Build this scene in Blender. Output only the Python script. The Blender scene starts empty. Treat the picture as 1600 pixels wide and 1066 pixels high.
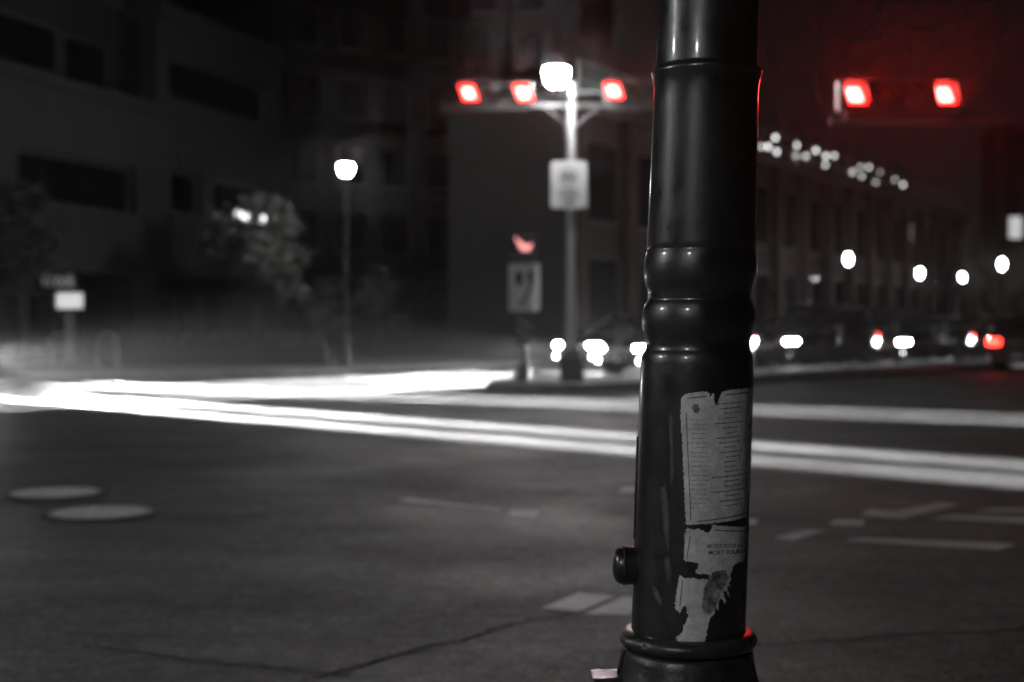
import bpy, bmesh, math, random
from mathutils import Vector, Matrix
random.seed(7)
R = math.radians
sc = bpy.context.scene
col = sc.collection

# ------------------------------------------------------------------ camera, sky, light, exposure
CAM_H, FPX, HOR = 1.3, 2222.2, 500.0
cam_d = bpy.data.cameras.new('camera'); cam = bpy.data.objects.new('camera', cam_d); col.objects.link(cam)
cam.location = (0, 0, CAM_H); cam.rotation_euler = (R(90 - 0.85), 0, 0)
cam_d.lens = 50; cam_d.sensor_width = 36; cam_d.clip_start = 0.05; cam_d.clip_end = 2000
cam_d.dof.use_dof = True; cam_d.dof.focus_distance = 2.82; cam_d.dof.aperture_fstop = 2.5
sc.camera = cam

world = bpy.data.worlds.new('World'); sc.world = world; world.use_nodes = True
wn = world.node_tree.nodes; wl = world.node_tree.links; wn.clear()
sky = wn.new('ShaderNodeTexSky'); sky.sky_type = 'NISHITA'; sky.sun_disc = False
sky.sun_elevation = R(12); sky.sun_rotation = R(200)
bw = wn.new('ShaderNodeRGBToBW'); bgd = wn.new('ShaderNodeBackground'); wo = wn.new('ShaderNodeOutputWorld')
bgd.inputs['Strength'].default_value = 0.0007
wl.new(sky.outputs[0], bw.inputs[0]); wl.new(bw.outputs[0], bgd.inputs['Color']); wl.new(bgd.outputs[0], wo.inputs['Surface'])

faint_fill_d = bpy.data.lights.new('faint_fill', 'SUN'); faint_fill_d.energy = 0.02; faint_fill_d.angle = R(10)  # very faint fill light added to the night, no moon behind it
faint_fill = bpy.data.objects.new('faint_fill', faint_fill_d); col.objects.link(faint_fill); faint_fill.rotation_euler = (R(50), 0, R(-20))

sc.view_settings.view_transform = 'Standard'; sc.view_settings.look = 'None'
sc.view_settings.exposure = 0.0; sc.view_settings.gamma = 1.0; sc.view_settings.use_curve_mapping = False
sc.render.engine = 'CYCLES'
sc.cycles.use_denoising = True
sc.cycles.max_bounces = 4; sc.cycles.diffuse_bounces = 2; sc.cycles.glossy_bounces = 2
sc.cycles.use_adaptive_sampling = True; sc.cycles.adaptive_threshold = 0.03
sc.cycles.transmission_bounces = 4; sc.cycles.volume_bounces = 0; sc.cycles.transparent_max_bounces = 6
sc.cycles.sample_clamp_indirect = 4.0; sc.cycles.caustics_reflective = False; sc.cycles.caustics_refractive = False

LAMP = 300.0        # radiance of a street-lamp bowl
HEAD = 320.0        # radiance of a headlamp lens
TRAIL_BEAM = 650000.0      # power of the narrow beams that stand in for light trails
DIP = 14000.0        # power of a dipped headlamp beam in the queue

# ------------------------------------------------------------------ helpers
def at(px, d, py=None):
    """a photograph pixel column at a distance -> world x (and z for a row)"""
    x = (px - 800) / FPX * d
    return (x, d) if py is None else (x, d, CAM_H + (HOR - py) / FPX * d)

def gd(py): return FPX * CAM_H / (py - HOR)          # distance of the ground seen at a row

class MB:
    def __init__(s): s.v = []; s.f = []
    def add(s, vs, fs):
        o = len(s.v); s.v += [tuple(p) for p in vs]; s.f += [tuple(i + o for i in f) for f in fs]; return s
    def box(s, x0, x1, y0, y1, z0, z1):
        return s.add([(x0,y0,z0),(x1,y0,z0),(x1,y1,z0),(x0,y1,z0),(x0,y0,z1),(x1,y0,z1),(x1,y1,z1),(x0,y1,z1)],
                     [(3,2,1,0),(4,5,6,7),(0,1,5,4),(1,2,6,5),(2,3,7,6),(3,0,4,7)])
    def lathe(s, prof, n=32, c=(0,0), axis='z', cap=True):
        vs = []; fs = []
        for (r, h) in prof:
            for k in range(n):
                a = 2*math.pi*k/n; p = (c[0]+r*math.cos(a), c[1]+r*math.sin(a), h)
                if axis == 'x': p = (p[2], p[0], p[1])
                if axis == 'y': p = (p[0], p[2], p[1])
                vs.append(p)
        m = len(prof)
        for i in range(m-1):
            for k in range(n):
                a, b = i*n+k, i*n+(k+1) % n
                fs.append((a, b, b+n, a+n) if axis != 'y' else (a, a+n, b+n, b))
        if cap:
            fs.append(tuple(range(n-1, -1, -1))); fs.append(tuple((m-1)*n+k for k in range(n)))
        return s.add(vs, fs)
    def tube(s, pts, r, n=10, cap=True):
        pts = [Vector(p) for p in pts]; rs = r if isinstance(r, (list, tuple)) else [r]*len(pts)
        vs = []; fs = []; up = Vector((0,0,1))
        for i, p in enumerate(pts):
            t = (pts[min(i+1, len(pts)-1)] - pts[max(i-1, 0)]).normalized()
            a = t.cross(up if abs(t.z) < .95 else Vector((1,0,0))).normalized(); b = t.cross(a).normalized()
            for k in range(n):
                w = 2*math.pi*k/n; vs.append(p + (a*math.cos(w) + b*math.sin(w))*rs[i])
        for i in range(len(pts)-1):
            for k in range(n):
                a0, b0 = i*n+k, i*n+(k+1) % n; fs.append((a0, a0+n, b0+n, b0))
        if cap:
            fs.append(tuple(range(n))); fs.append(tuple(reversed([(len(pts)-1)*n+k for k in range(n)])))
        return s.add(vs, fs)
    def prism(s, poly, z0, z1):
        n = len(poly)
        vs = [(x, y, z0) for x, y in poly] + [(x, y, z1) for x, y in poly]
        fs = [tuple(range(n-1, -1, -1)), tuple(range(n, 2*n))] + [(i, (i+1) % n, n+(i+1) % n, n+i) for i in range(n)]
        return s.add(vs, fs)
    def plate(s, poly, y0, y1):
        """outline in x,z extruded along y"""
        n = len(poly)
        vs = [(x, y0, z) for x, z in poly] + [(x, y1, z) for x, z in poly]
        fs = [tuple(range(n)), tuple(range(2*n-1, n-1, -1))] + [(i, n+i, n+(i+1) % n, (i+1) % n) for i in range(n)]
        return s.add(vs, fs)
    def mesh(s, name, mat, smooth=None):
        me = bpy.data.meshes.new(name); me.from_pydata(s.v, [], s.f); me.update()
        bm = bmesh.new(); bm.from_mesh(me); bmesh.ops.recalc_face_normals(bm, faces=bm.faces); bm.to_mesh(me); bm.free()
        if mat: me.materials.append(mat)
        if smooth is not None:
            me.shade_smooth(); me.set_sharp_from_angle(angle=R(smooth))
        return me
    def build(s, name, mat, parent=None, smooth=None, bevel=0):
        return link(name, s.mesh(name, mat, smooth), parent, bevel)

def link(name, me, parent=None, bevel=0):
    o = bpy.data.objects.new(name, me); col.objects.link(o); o.parent = parent
    if bevel:
        m = o.modifiers.new('bevel', 'BEVEL'); m.width = bevel; m.segments = 2; m.limit_method = 'ANGLE'
    return o

def tag(o, label=None, cat=None, group=None, kind=None):
    if label: o['label'] = label
    if cat: o['category'] = cat
    if group: o['group'] = group
    if kind: o['kind'] = kind
    return o

def empty(name, loc=(0,0,0), rz=0):
    o = bpy.data.objects.new(name, None); col.objects.link(o); o.location = loc; o.rotation_euler = (0,0,rz)
    o.empty_display_size = 0.1
    return o

def kids(o): return [c for c in ALLKIDS.get(o.name, [])]
ALLKIDS = {}
def index_children():
    ALLKIDS.clear()
    for o in bpy.data.objects:
        if o.parent: ALLKIDS.setdefault(o.parent.name, []).append(o)

def copy_tree(o, parent=None):
    c = o.copy(); col.objects.link(c); c.parent = parent
    for ch in kids(o): copy_tree(ch, c)
    return c

# ------------------------------------------------------------------ materials
MATS = {}
def material(name, color, rough=0.6, metal=0.0, spec=0.5, noise=None, bump=None, coat=0.0, emit=None, rnoise=None, coords='Object'):
    m = bpy.data.materials.new(name); m.use_nodes = True; MATS[name] = m
    nt = m.node_tree; b = nt.nodes['Principled BSDF']
    if not isinstance(color, (tuple, list)): color = (color, color, color)
    b.inputs['Base Color'].default_value = (*color, 1); b.inputs['Roughness'].default_value = rough
    b.inputs['Metallic'].default_value = metal; b.inputs['Specular IOR Level'].default_value = spec
    b.inputs['Coat Weight'].default_value = coat; b.inputs['Coat Roughness'].default_value = 0.12
    tc = nt.nodes.new('ShaderNodeTexCoord')
    def ntex(scale, detail=5, rough_=0.6, stretch=None):
        t = nt.nodes.new('ShaderNodeTexNoise'); t.inputs['Scale'].default_value = scale
        t.inputs['Detail'].default_value = detail; t.inputs['Roughness'].default_value = rough_
        if stretch:
            mp = nt.nodes.new('ShaderNodeMapping'); mp.inputs['Scale'].default_value = stretch
            nt.links.new(tc.outputs[coords], mp.inputs[0]); nt.links.new(mp.outputs[0], t.inputs['Vector'])
        else: nt.links.new(tc.outputs[coords], t.inputs['Vector'])
        return t
    if noise:          # (scale, low factor, high factor[, stretch])
        prev = None
        for nz in (noise if isinstance(noise[0], tuple) else (noise,)):
            t = ntex(nz[0], stretch=nz[3] if len(nz) > 3 else None)
            mr = nt.nodes.new('ShaderNodeMapRange'); mr.inputs['From Min'].default_value = .3; mr.inputs['From Max'].default_value = .7
            mr.inputs['To Min'].default_value = nz[1]; mr.inputs['To Max'].default_value = nz[2]
            nt.links.new(t.outputs['Fac'], mr.inputs['Value'])
            mx = nt.nodes.new('ShaderNodeVectorMath'); mx.operation = 'SCALE'
            if prev is None: mx.inputs[0].default_value = color
            else: nt.links.new(prev, mx.inputs[0])
            nt.links.new(mr.outputs[0], mx.inputs['Scale']); prev = mx.outputs[0]
        nt.links.new(prev, b.inputs['Base Color'])
    if rnoise:
        t = ntex(rnoise[0]); mr = nt.nodes.new('ShaderNodeMapRange')
        mr.inputs['From Min'].default_value = .3; mr.inputs['From Max'].default_value = .7
        mr.inputs['To Min'].default_value = rnoise[1]; mr.inputs['To Max'].default_value = rnoise[2]
        nt.links.new(t.outputs['Fac'], mr.inputs['Value']); nt.links.new(mr.outputs[0], b.inputs['Roughness'])
    if bump:           # (scale, strength, distance)
        t = ntex(bump[0], 6); bp = nt.nodes.new('ShaderNodeBump'); bp.inputs['Strength'].default_value = bump[1]
        bp.inputs['Distance'].default_value = bump[2]
        nt.links.new(t.outputs['Fac'], bp.inputs['Height']); nt.links.new(bp.outputs[0], b.inputs['Normal'])
    if emit:           # (colour, strength)
        b.inputs['Emission Color'].default_value = (*emit[0], 1); b.inputs['Emission Strength'].default_value = emit[1]
    return m

W3 = (1, 1, 1)
material('asphalt', 0.062, 0.62, spec=0.5, noise=((0.35, .7, 1.3), (2.2, .5, 1.5, (.4, 1, 1)), (10, .35, 1.7), (34, .1, 2.1)), bump=(40, .9, .025), rnoise=(0.6, .42, .72))
material('road_paint', 0.8, 0.6, noise=((3, .55, 1.05), (45, .6, 1.1)), bump=(80, .3, .004))
material('tar', 0.012, 0.85, noise=(20, .7, 1.3))
material('pavement', 0.17, 0.8, noise=((0.8, .75, 1.2), (30, .8, 1.2)), bump=(60, .4, .006))
material('kerb', 0.24, 0.8, noise=((2, .7, 1.2), (40, .8, 1.2)), bump=(50, .4, .006))
material('pole_paint', 0.0075, 0.34, spec=0.55, noise=((7, .6, 1.8), (90, .8, 1.3)), bump=(230, .16, .002), rnoise=(22, .26, .48), coat=0.4)
material('pole_base_paint', 0.016, 0.38, noise=((14, .5, 2.2), (60, .7, 1.4)), bump=(40, .35, .006), rnoise=(18, .26, .5))
material('worn_paint', 0.05, 0.6, noise=(40, .5, 1.5))
material('rubber', 0.012, 0.7, noise=(30, .8, 1.2))
material('paper', 0.62, 0.85, noise=((14, .75, 1.12), (120, .82, 1.12), (40, .85, 1.1)), bump=(35, .5, .006))
material('print_ink', 0.12, 0.8, noise=(150, .6, 1.8))
material('faint_ink', 0.22, 0.8, noise=(120, .7, 1.4))
material('dark_ink', 0.05, 0.8, noise=(150, .6, 1.5))
material('photo_scrap', 0.2, 0.7, noise=((45, .1, 1.9), (130, .6, 1.4)))
material('galvanised', 0.34, 0.45, metal=.6, noise=(12, .8, 1.2), rnoise=(15, .35, .6))
material('dark_metal', 0.03, 0.45, noise=(15, .7, 1.4))
material('sign_plate', 0.42, 0.55, noise=(6, .85, 1.05))
material('sign_white', 0.85, 0.5, noise=(6, .85, 1.05))
material('sign_dark', 0.07, 0.5, noise=(20, .8, 1.2))
material('sign_black', 0.02, 0.5, noise=(20, .8, 1.2))
material('sign_grey', 0.18, 0.5, noise=(20, .8, 1.2))
material('lens_off_amber', (.12, .08, .04), 0.15, noise=(30, .8, 1.2))
material('lens_off_green', (.05, .09, .08), 0.15, noise=(30, .8, 1.2))
material('lamp_bowl', 0.8, 0.4, emit=(W3, LAMP), noise=(4, .95, 1.05))
material('bright_bowl', 0.8, 0.4, emit=(W3, 430), noise=(4, .95, 1.05))
material('globe_glow', 0.8, 0.4, emit=(W3, 60), noise=(4, .95, 1.05))
material('bulb_glow', 0.8, 0.4, emit=(W3, 3), noise=(4, .95, 1.05))
material('dim_glow', 0.8, 0.4, emit=(W3, 1.2), noise=(4, .95, 1.05))
material('panel_glow', 0.8, 0.4, emit=(W3, .55), noise=(4, .9, 1.05))
material('letter_glow', 0.8, 0.4, emit=(W3, .10), noise=(4, .9, 1.05))
material('wall_glow', 0.8, 0.4, emit=(W3, 6), noise=(4, .9, 1.05))
material('red_glow', (.6, .05, .03), 0.4, emit=((1, .008, .006), 14), noise=(4, .9, 1.05))
material('red_core', (.6, .05, .03), 0.4, emit=((1, .09, .08), 30), noise=(4, .9, 1.05))
material('visor_black', 0.03, 0.5, noise=(15, .7, 1.4))
material('hand_glow', (.6, .1, .1), 0.4, emit=((1, .36, .34), 1.5), noise=(4, .9, 1.05))
material('tail_glow', (.6, .03, .02), 0.4, emit=((1, .03, .02), 14), noise=(4, .9, 1.05))
material('head_glow', 0.9, 0.3, emit=(W3, HEAD), noise=(4, .95, 1.05))
material('added_fog_glow', 0.9, 0.3, emit=(W3, 40), noise=(4, .95, 1.05))
material('paint_black', 0.012, 0.25, coat=.6, noise=(3, .9, 1.1))
material('paint_graphite', 0.04, 0.28, coat=.6, metal=.4, noise=(3, .9, 1.1))
material('paint_grey', 0.10, 0.3, coat=.6, metal=.3, noise=(3, .9, 1.1))
material('car_glass', 0.008, 0.06, spec=.7, noise=(3, .9, 1.1))
material('car_trim', 0.015, 0.55, noise=(20, .8, 1.2))
material('chrome', 0.5, 0.15, metal=1, noise=(9, .9, 1.1))
material('tyre', 0.02, 0.8, noise=(20, .8, 1.2))
material('rim', 0.3, 0.3, metal=.9, noise=(9, .9, 1.1))
material('plate', 0.6, 0.5, noise=(10, .9, 1.1))
material('concrete', 0.026, 0.85, noise=((.5, .85, 1.12), (9, .88, 1.1)), bump=(20, .3, .01))
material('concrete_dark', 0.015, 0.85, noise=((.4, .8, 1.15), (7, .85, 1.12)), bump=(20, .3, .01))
material('brick', (.034, .020, .018), 0.85, noise=((.5, .7, 1.25), (6, .8, 1.2)), bump=(14, .4, .01))
material('stone_trim', (.07, .06, .058), 0.8, noise=(5, .8, 1.2))
material('window_glass', 0.01, 0.08, spec=.6, noise=(2, .8, 1.2))
material('window_frame', 0.05, 0.5, noise=(6, .8, 1.2))
material('bark', 0.06, 0.9, noise=((6, .6, 1.4), (40, .7, 1.3)), bump=(25, .6, .02))
material('leaf', (.075, .078, .072), 0.6, noise=((1.2, .55, 1.5), (9, .7, 1.3)))
material('hedge_leaf', (.05, .053, .047), 0.55, noise=((1.2, .55, 1.5), (9, .7, 1.3)))
material('soil', 0.04, 0.95, noise=(8, .7, 1.3), bump=(20, .5, .03))
material('cast_iron', 0.75, 0.34, metal=.7, noise=((8, .8, 1.15),), rnoise=(12, .26, .42), bump=(60, .12, .003))  # pale base colour stands in for the glint on the covers
M = MATS

# ------------------------------------------------------------------ ground, road, pavements
road = MB().add([(-500,-120,0),(500,-120,0),(500,800,0),(-500,800,0)], [(0,1,2,3)]).build('road', M['asphalt'])
tag(road, 'dark patched asphalt of the wide junction', None, kind='structure')

U = Vector((.67, .742, 0)).normalized(); N = Vector((U.y, -U.x, 0))      # along the avenue, and towards the camera side
POST = Vector((*at(893, 27), 0))                                           # the signal pole on the median nose

def stripe(name, poly, mat='road_paint', z=.004):
    return MB().add([(x, y, z) for x, y in poly], [tuple(range(len(poly)))]).build(name, M[mat], road)

def px_poly(pts):        # ground outline from pixels: each point is its true place on the ground
    return [at(px, gd(py)) for px, py in pts]

# worn crossing bars and dashes
for pts in ([(1210,842),(1262,829),(1292,831),(1240,846)],
            [(1320,846),(1560,862),(1592,852),(1350,842)],
            [(1345,806),(1410,812),(1500,790),(1470,786),(1400,800),(1360,797)],
            [(1455,812),(1700,824),(1710,812),(1490,806)],
            [(1520,800),(1700,806),(1705,796),(1560,795)],
            [(1296,821),(1350,823),(1352,814),(1305,814)],
            [(793,808),(838,810),(840,800),(797,799)],
            [(968,770),(1010,771),(1012,763),(972,763)],
            [(1138,820),(1182,821),(1184,813),(1142,812)],
            [(846,952),(905,958),(962,934),(905,929)],
            [(912,962),(985,964),(1010,940),(975,934)],
            [(620,784),(780,800),(783,797),(640,779)],
            ):
    stripe('painted_bar', px_poly(pts))

def ribbon(pts, w, z):
    pts = [Vector((*p, z)) for p in pts]; vs = []; fs = []
    for i, p in enumerate(pts):
        t = (pts[min(i+1, len(pts)-1)] - pts[max(i-1,0)]).normalized(); s = Vector((-t.y, t.x, 0))*w*random.uniform(.6, 1.3)
        vs += [p+s, p-s]
    for i in range(len(pts)-1): fs.append((2*i, 2*i+1, 2*i+3, 2*i+2))
    return MB().add(vs, fs)
def wobble(a, b, n, amp):
    a, b = Vector(a), Vector(b); d = (b-a).normalized(); s = Vector((-d.y, d.x)); o = 0; out = []
    for i in range(n+1):
        o += random.uniform(-amp, amp); out.append(tuple(a.lerp(b, i/n) + s*o))
    return out
for a, b in (((130,1012),(560,1052)), ((470,1066),(720,1005)), ((720,1005),(870,960)), ((1180,1010),(1640,985))):
    ribbon(wobble(at(a[0], gd(a[1])), at(b[0], gd(b[1])), 26, .012), .011, .0045).build('tar_seam', M['tar'], road)

def slab(name, poly, z=.13):
    o = MB().prism(poly, -.2, z).build(name, M['pavement'])
    tag(o, kind='structure'); return o
def kerb_line(parent, pts, length=1.0, w=.15, z=.135, close=False):
    """one stone after the other along a line"""
    path = [Vector(p) for p in pts] + ([Vector(pts[0])] if close else [])
    cnt = 0
    for a, b in zip(path[:-1], path[1:]):
        n = max(1, round((b-a).length/length)); d = (b-a)/n; t = d.normalized(); s = Vector((-t.y, t.x))
        for k in range(n):
            p0 = a + d*k + t*.006; p1 = a + d*(k+1) - t*.006
            MB().prism([tuple(p0-s*w*.5), tuple(p1-s*w*.5), tuple(p1+s*w*.5), tuple(p0+s*w*.5)], -.1, z+random.uniform(-.004,.004)).build('kerb_stone', M['kerb'], parent)
            cnt += 1
    return cnt

def off(s, n): p = POST + U*s + N*n; return (p.x, p.y)
# the near corner the camera stands on (below the frame)
near = slab('near_pavement', [(-14,-30),(14,-30),(14,2.6),(5.5,4.1),(1.6,4.25),(-4,4.2),(-14,3.2)])
# the far side of the avenue, with every building on it
far_edge = [(-70, 33.6), (-22, 33.2), (-9.5, 32.0), (-7.2, 31.6)] + [off(s, -8.9) for s in (0, 12, 30, 60, 110)]
farp = slab('far_pavement', far_edge + [(130, 240), (-200, 240), (-200, 34)])
kerb_line(farp, [far_edge[k] for k in (1,2,3,4,5,6)], 1.2)
# right-hand corner outside the frame (carries the nearest signal mast)
cornerp = slab('corner_pavement', [(7.9,13),(8.6,12.2),(30,12.2),(30,24),(9.6,21.5),(8.1,19.5)])
# median
def median_poly(r, length=75):
    c = POST - U*0.5; out = []
    for k in range(13):
        a = math.pi/2 + math.pi*k/12
        d = U*math.cos(a) + N*-math.sin(a); p = c + d*r; out.append((p.x, p.y))
    e = c + U*length
    p = e + N*r; q = e - N*r
    return out + [(p.x, p.y), (q.x, q.y)]
med = slab('median', median_poly(1.1), .14)
mp = median_poly(1.18)
kerb_line(med, mp[:13], .9, .16, .15)
kerb_line(med, [mp[12], off(16, 1.18), off(32, 1.18)], 1.0, .16, .15)
kerb_line(med, [mp[0], off(14, -1.18)], 1.0, .16, .15)

# ------------------------------------------------------------------ manhole covers
def manhole(px, py, r, label):
    t = empty('manhole_cover', (*at(px, gd(py)), .004))
    MB().lathe([(r*1.12, -.05), (r*1.12, .006), (r*1.02, .007), (r*1.02, .002)], 40, cap=False).build('frame_ring', M['dark_metal'], t, 30)
    m = MB().lathe([(r, -.05), (r, .006), (r*.985, .009), (.001, .009)], 40, cap=False)
    m.build('lid', M['cast_iron'], t, 30)
    k = MB()
    for a in range(-4, 5):
        y = a*r*.19; h = math.sqrt(max(0, (r*.9)**2 - y*y))
        n = max(1, int(h*2/.09))
        for q in range(n):
            x0 = -h + 2*h*q/n
            k.box(x0+.012, x0+2*h/n-.012, y-.012, y+.012, .0085, .012)
    tag(k.build('raised_pattern', M['cast_iron'], t), kind='stuff')
    tag(t, label, 'manhole cover', 'manhole covers in the junction')
manhole(156, 803, .34, 'round iron manhole cover with its glint put into a pale shiny colour, nearer of the pair on the left')
manhole(88, 772, .33, 'round iron manhole cover with its glint put into a pale colour, farther of the pair on the left')

# ------------------------------------------------------------------ the foreground pole
PD = 2.9; PX = PD/FPX
def pole_c(py): return ((1107 - 31*py/990) - 800)*PX
def pz(py): return CAM_H + (HOR - py)*PX
prof = [(0,77),(60,77.5),(104,78),(108,79),(111,83),(114,85.5),(118,85.5),(122,84),(128,82.5),(140,81),(160,81),(300,82.4),(380,84.2),(389,84.4),(391,83.6),(393,84.6),
        (400,86),(412,87.6),(426,88.1),(438,86.8),(446,84),(453,81.4),(460,80.6),(466,80.6),(469,80.2),(471,81.8),(476,84.6),(484,87),(498,88.4),(510,87.6),
        (522,84.2),(530,81.4),(537,80.6),(545,81.2),(548,82.6),(551,84.6),(557,86.6),(566,87.4),(600,88.5),(760,88.7),(984,88.7)]
def lean_lathe(pr, n=72, extra=()):
    vs = []; fs = []
    for py, hw in pr:
        cx = pole_c(py); z = pz(py); r = hw*PX
        for k in range(n):
            a = 2*math.pi*k/n; vs.append((cx + r*math.cos(a), PD + r*math.sin(a), z))
    for i in range(len(pr)-1):
        for k in range(n):
            a, b = i*n+k, i*n+(k+1) % n; fs.append((a, b, b+n, a+n))
    fs.append(tuple(range(n))); fs.append(tuple((len(pr)-1)*n+k for k in range(n)))
    return MB().add(vs, fs)
pole = tag(empty('lamp_pole', (pole_c(1490), PD, 0)), 'thick glossy dark pole with ringed bulges in the foreground', 'pole')
top_y = HOR - (6.2-CAM_H)/PX
lean_lathe([(top_y, 40), (top_y+30, 52), (top_y+60, 56)] + prof).build('shaft', M['pole_paint'], pole, 50)
# collar: a bead split by a clamp on the left
lean_lathe([(984,90),(985,97),(988,102.5),(993,106),(998,107.3),(1003,106),(1008,102.5),(1011,97),(1012,90)]).build('collar', M['pole_base_paint'], pole, 60)
lean_lathe([(1011.5,93),(1014,99),(1018,101.5),(1028,103),(1045,106.5),(1060,110.5),(1070,113.5),(1100,124),(1150,142),(1210,158),(1290,166),(1300,175),(1325,178),(1335,172),(1345,185),(1490,188),(1493,188)]).build('pedestal', M['pole_base_paint'], pole, 50)
cx = pole_c(998)
cl = MB().tube([(cx-.122, PD-.045, pz(998)), (cx-.088, PD-.085, pz(998.5))], .0155, 14)
clamp = cl.build('clamp_end', M['pole_base_paint'], pole, 50)
MB().tube([(cx-.0975, PD-.0915, pz(999)), (cx-.0865, PD-.0985, pz(999))], [.011, .009], 10).build('clamp_bolt', M['dark_metal'], clamp, 40)
# seam ridge on the flared pedestal and the bracket foot at its lower left
MB().tube([(pole_c(p)-h*PX, PD-.02, pz(p)) for p, h in ((1014,101),(1028,104),(1045,107.5),(1060,111.5),(1100,125))], .004, 8).build('seam_ridge', M['pole_base_paint'], pole, 50)
bk = MB(); bx, bz = pole_c(1060)-.152, pz(1061)
bk.plate([(bx-.045, bz+.010), (bx+.03, bz+.012), (bx+.03, bz-.03), (bx-.012, bz-.03), (bx-.03, bz-.005)], PD-.05, PD+.03)
bk.build('bracket', M['pole_base_paint'], pole, bevel=.003)
# push button housing on the left side, a narrow cover strip above it
pb = MB(); bxs = pole_c(885) - 88*PX
pb.lathe([(.0385, bxs+.02), (.0385, bxs-.012), (.0395, bxs-.0125), (.0395, bxs-.018), (.0375, bxs-.0185), (.037, bxs-.03), (.033, bxs-.037), (.02, bxs-.0425), (.002, bxs-.044)], 36, c=(PD+.005, pz(885)), axis='x')
pbo = pb.build('push_button_housing', M['pole_paint'], pole, 50)
MB().lathe([(.0405, bxs-.020), (.0405, bxs-.0235)], 36, c=(PD+.005, pz(885)), axis='x').build('housing_ring', M['dark_metal'], pbo, 50)
st = MB(); sx = pole_c(760) - 89*PX
st.add([(pole_c(p)-(90.2 if o else 87)*PX, PD + y, pz(p)) for p in (682, 842) for o, y in ((1,-.006),(1,.012),(0,.012),(0,-.006))],
       [(0,1,2,3),(7,6,5,4),(0,4,5,1),(1,5,6,2),(2,6,7,3),(3,7,4,0)])
st.build('cover_strip', M['pole_paint'], pole)
# old glue stains left of the notices
def on_pole(px, py, lift):
    """point of the pole's near surface behind a pixel, lifted off it"""
    hw = 88.6; x0 = 1107 - 31*py/990; s = max(-.995, min(.995, (px - x0)/hw)); a = math.asin(s); r = hw*PX + lift
    return (pole_c(py) + r*math.sin(a), PD - r*math.cos(a), pz(py))
def inside(poly, x, y):
    c = False; n = len(poly)
    for i in range(n):
        x0, y0 = poly[i]; x1, y1 = poly[i-1]
        if (y0 > y) != (y1 > y) and x < (x1-x0)*(y-y0)/(y1-y0) + x0: c = not c
    return c
def wrapped(poly, lift, step=1.4, rag=.8, curl=None):
    xs = [p[0] for p in poly]; ys = [p[1] for p in poly]; x0, y0 = min(xs)-2, min(ys)-2
    nx = int((max(xs)-x0+4)/step); ny = int((max(ys)-y0+4)/step); idx = {}; m = MB(); f = []
    rx = [random.uniform(-rag, rag) for _ in range(400)]
    def vid(i, j):
        if (i, j) not in idx:
            idx[(i, j)] = len(m.v); px, py = x0+i*step, y0+j*step
            m.v.append(on_pole(px, py, lift + (curl(px, py) if curl else 0)))
        return idx[(i, j)]
    for i in range(nx):
        for j in range(ny):
            if inside(poly, x0+(i+.5)*step + rx[(j*7) % 400], y0+(j+.5)*step + rx[(i*5+133) % 400]):
                f.append((vid(i,j), vid(i+1,j), vid(i+1,j+1), vid(i,j+1)))
    m.f = f; return m
def bars(rects, lift):
    m = MB()
    for x0, y0, x1, y1, th in rects:
        n = max(1, int(abs(x1-x0)/4)); vs = []
        for k in range(n+1):
            t = k/n; x = x0+(x1-x0)*t; y = y0+(y1-y0)*t
            if abs(x1-x0) >= abs(y1-y0): vs += [on_pole(x, y-th/2, lift), on_pole(x, y+th/2, lift)]
            else: vs += [on_pole(x-th/2, y, lift), on_pole(x+th/2, y, lift)]
        m.add(vs, [(2*k, 2*k+2, 2*k+3, 2*k+1) for k in range(n)])
    return m
for poly in ([(1014,905),(1020,908),(1027,925),(1026,934),(1019,926)], [(1026,760),(1032,745),(1038,800),(1036,850),(1030,820)],
             [(1038,640),(1043,645),(1044,730),(1040,760)], [(1030,862),(1037,858),(1042,885),(1036,900)]):
    wrapped(poly, .0004, 1.2, 1.4).build('scuff', M['worn_paint'], pole)

for o in list(bpy.data.objects):
    if o.parent is pole: o.location = (-pole.location.x, -pole.location.y, 0)

# ------------------------------------------------------------------ torn paper notices
UP = [(1054,640),(1055,618),(1060,612),(1066,610),(1092,607),(1096,611),(1098,616),(1100,611),(1103,610),(1104,622),(1106,630),(1110,622),(1114,610),(1121,606),(1168,603.5),(1167,640),(1165,655),(1162,664),(1163,669),(1167,664),
      (1166,720),(1165,757),(1161,770),(1160,802),(1130,804),(1096,806),(1062,808.5),(1060,770),(1058,720),(1056,680)]
LO = [(1060,822),(1063,812),(1067,815),(1070,814),(1073,817),(1079,812),(1084,815),(1088,818),(1092,820),(1098,818),(1101,813),(1101,808.5),(1130,812),(1158,817),(1160,838),(1158,858),(1154,871),(1149,869),(1141,870),(1135,873),
      (1133,882),(1129,886),(1131,893),(1128,897),(1130,904),(1125,899),(1126,909),(1130,919),(1123,911),(1118,907),(1123,925),(1124,931),(1115,920),(1112,922),(1111,938),(1107,934),(1104,945),(1099,950),(1096,958),(1093,966),(1093,975),(1090,985),(1086,988),(1080,986),(1074,989),(1068,988),(1067,994),(1063,995),(1057,990),(1051,986),(1048,979),
      (1053,974),(1058,968),(1057,962),(1063,954),(1066,946),(1063,941),(1063,932),(1061,929),(1058,932),(1055,938),(1054,943),(1051,940),(1047,936),(1046,934),(1048,915),(1052,884),(1058,888),(1066,889),(1074,888),(1084,890),(1097,890),(1098,884),(1088,882),(1080,882),(1075,879),(1079,873),(1081,866),(1074,865),(1064,863),(1060,862),(1059,858)]
upn = wrapped(UP, .0009, curl=lambda x, y: .0012*max(0, (1064-x)/10) if x < 1064 else 0).build('torn_notice', M['paper'], None, 60)
tag(upn, 'tall torn paper notice with rows of fine print on the dark pole', 'notice', 'torn paper notices on the pole')
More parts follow.
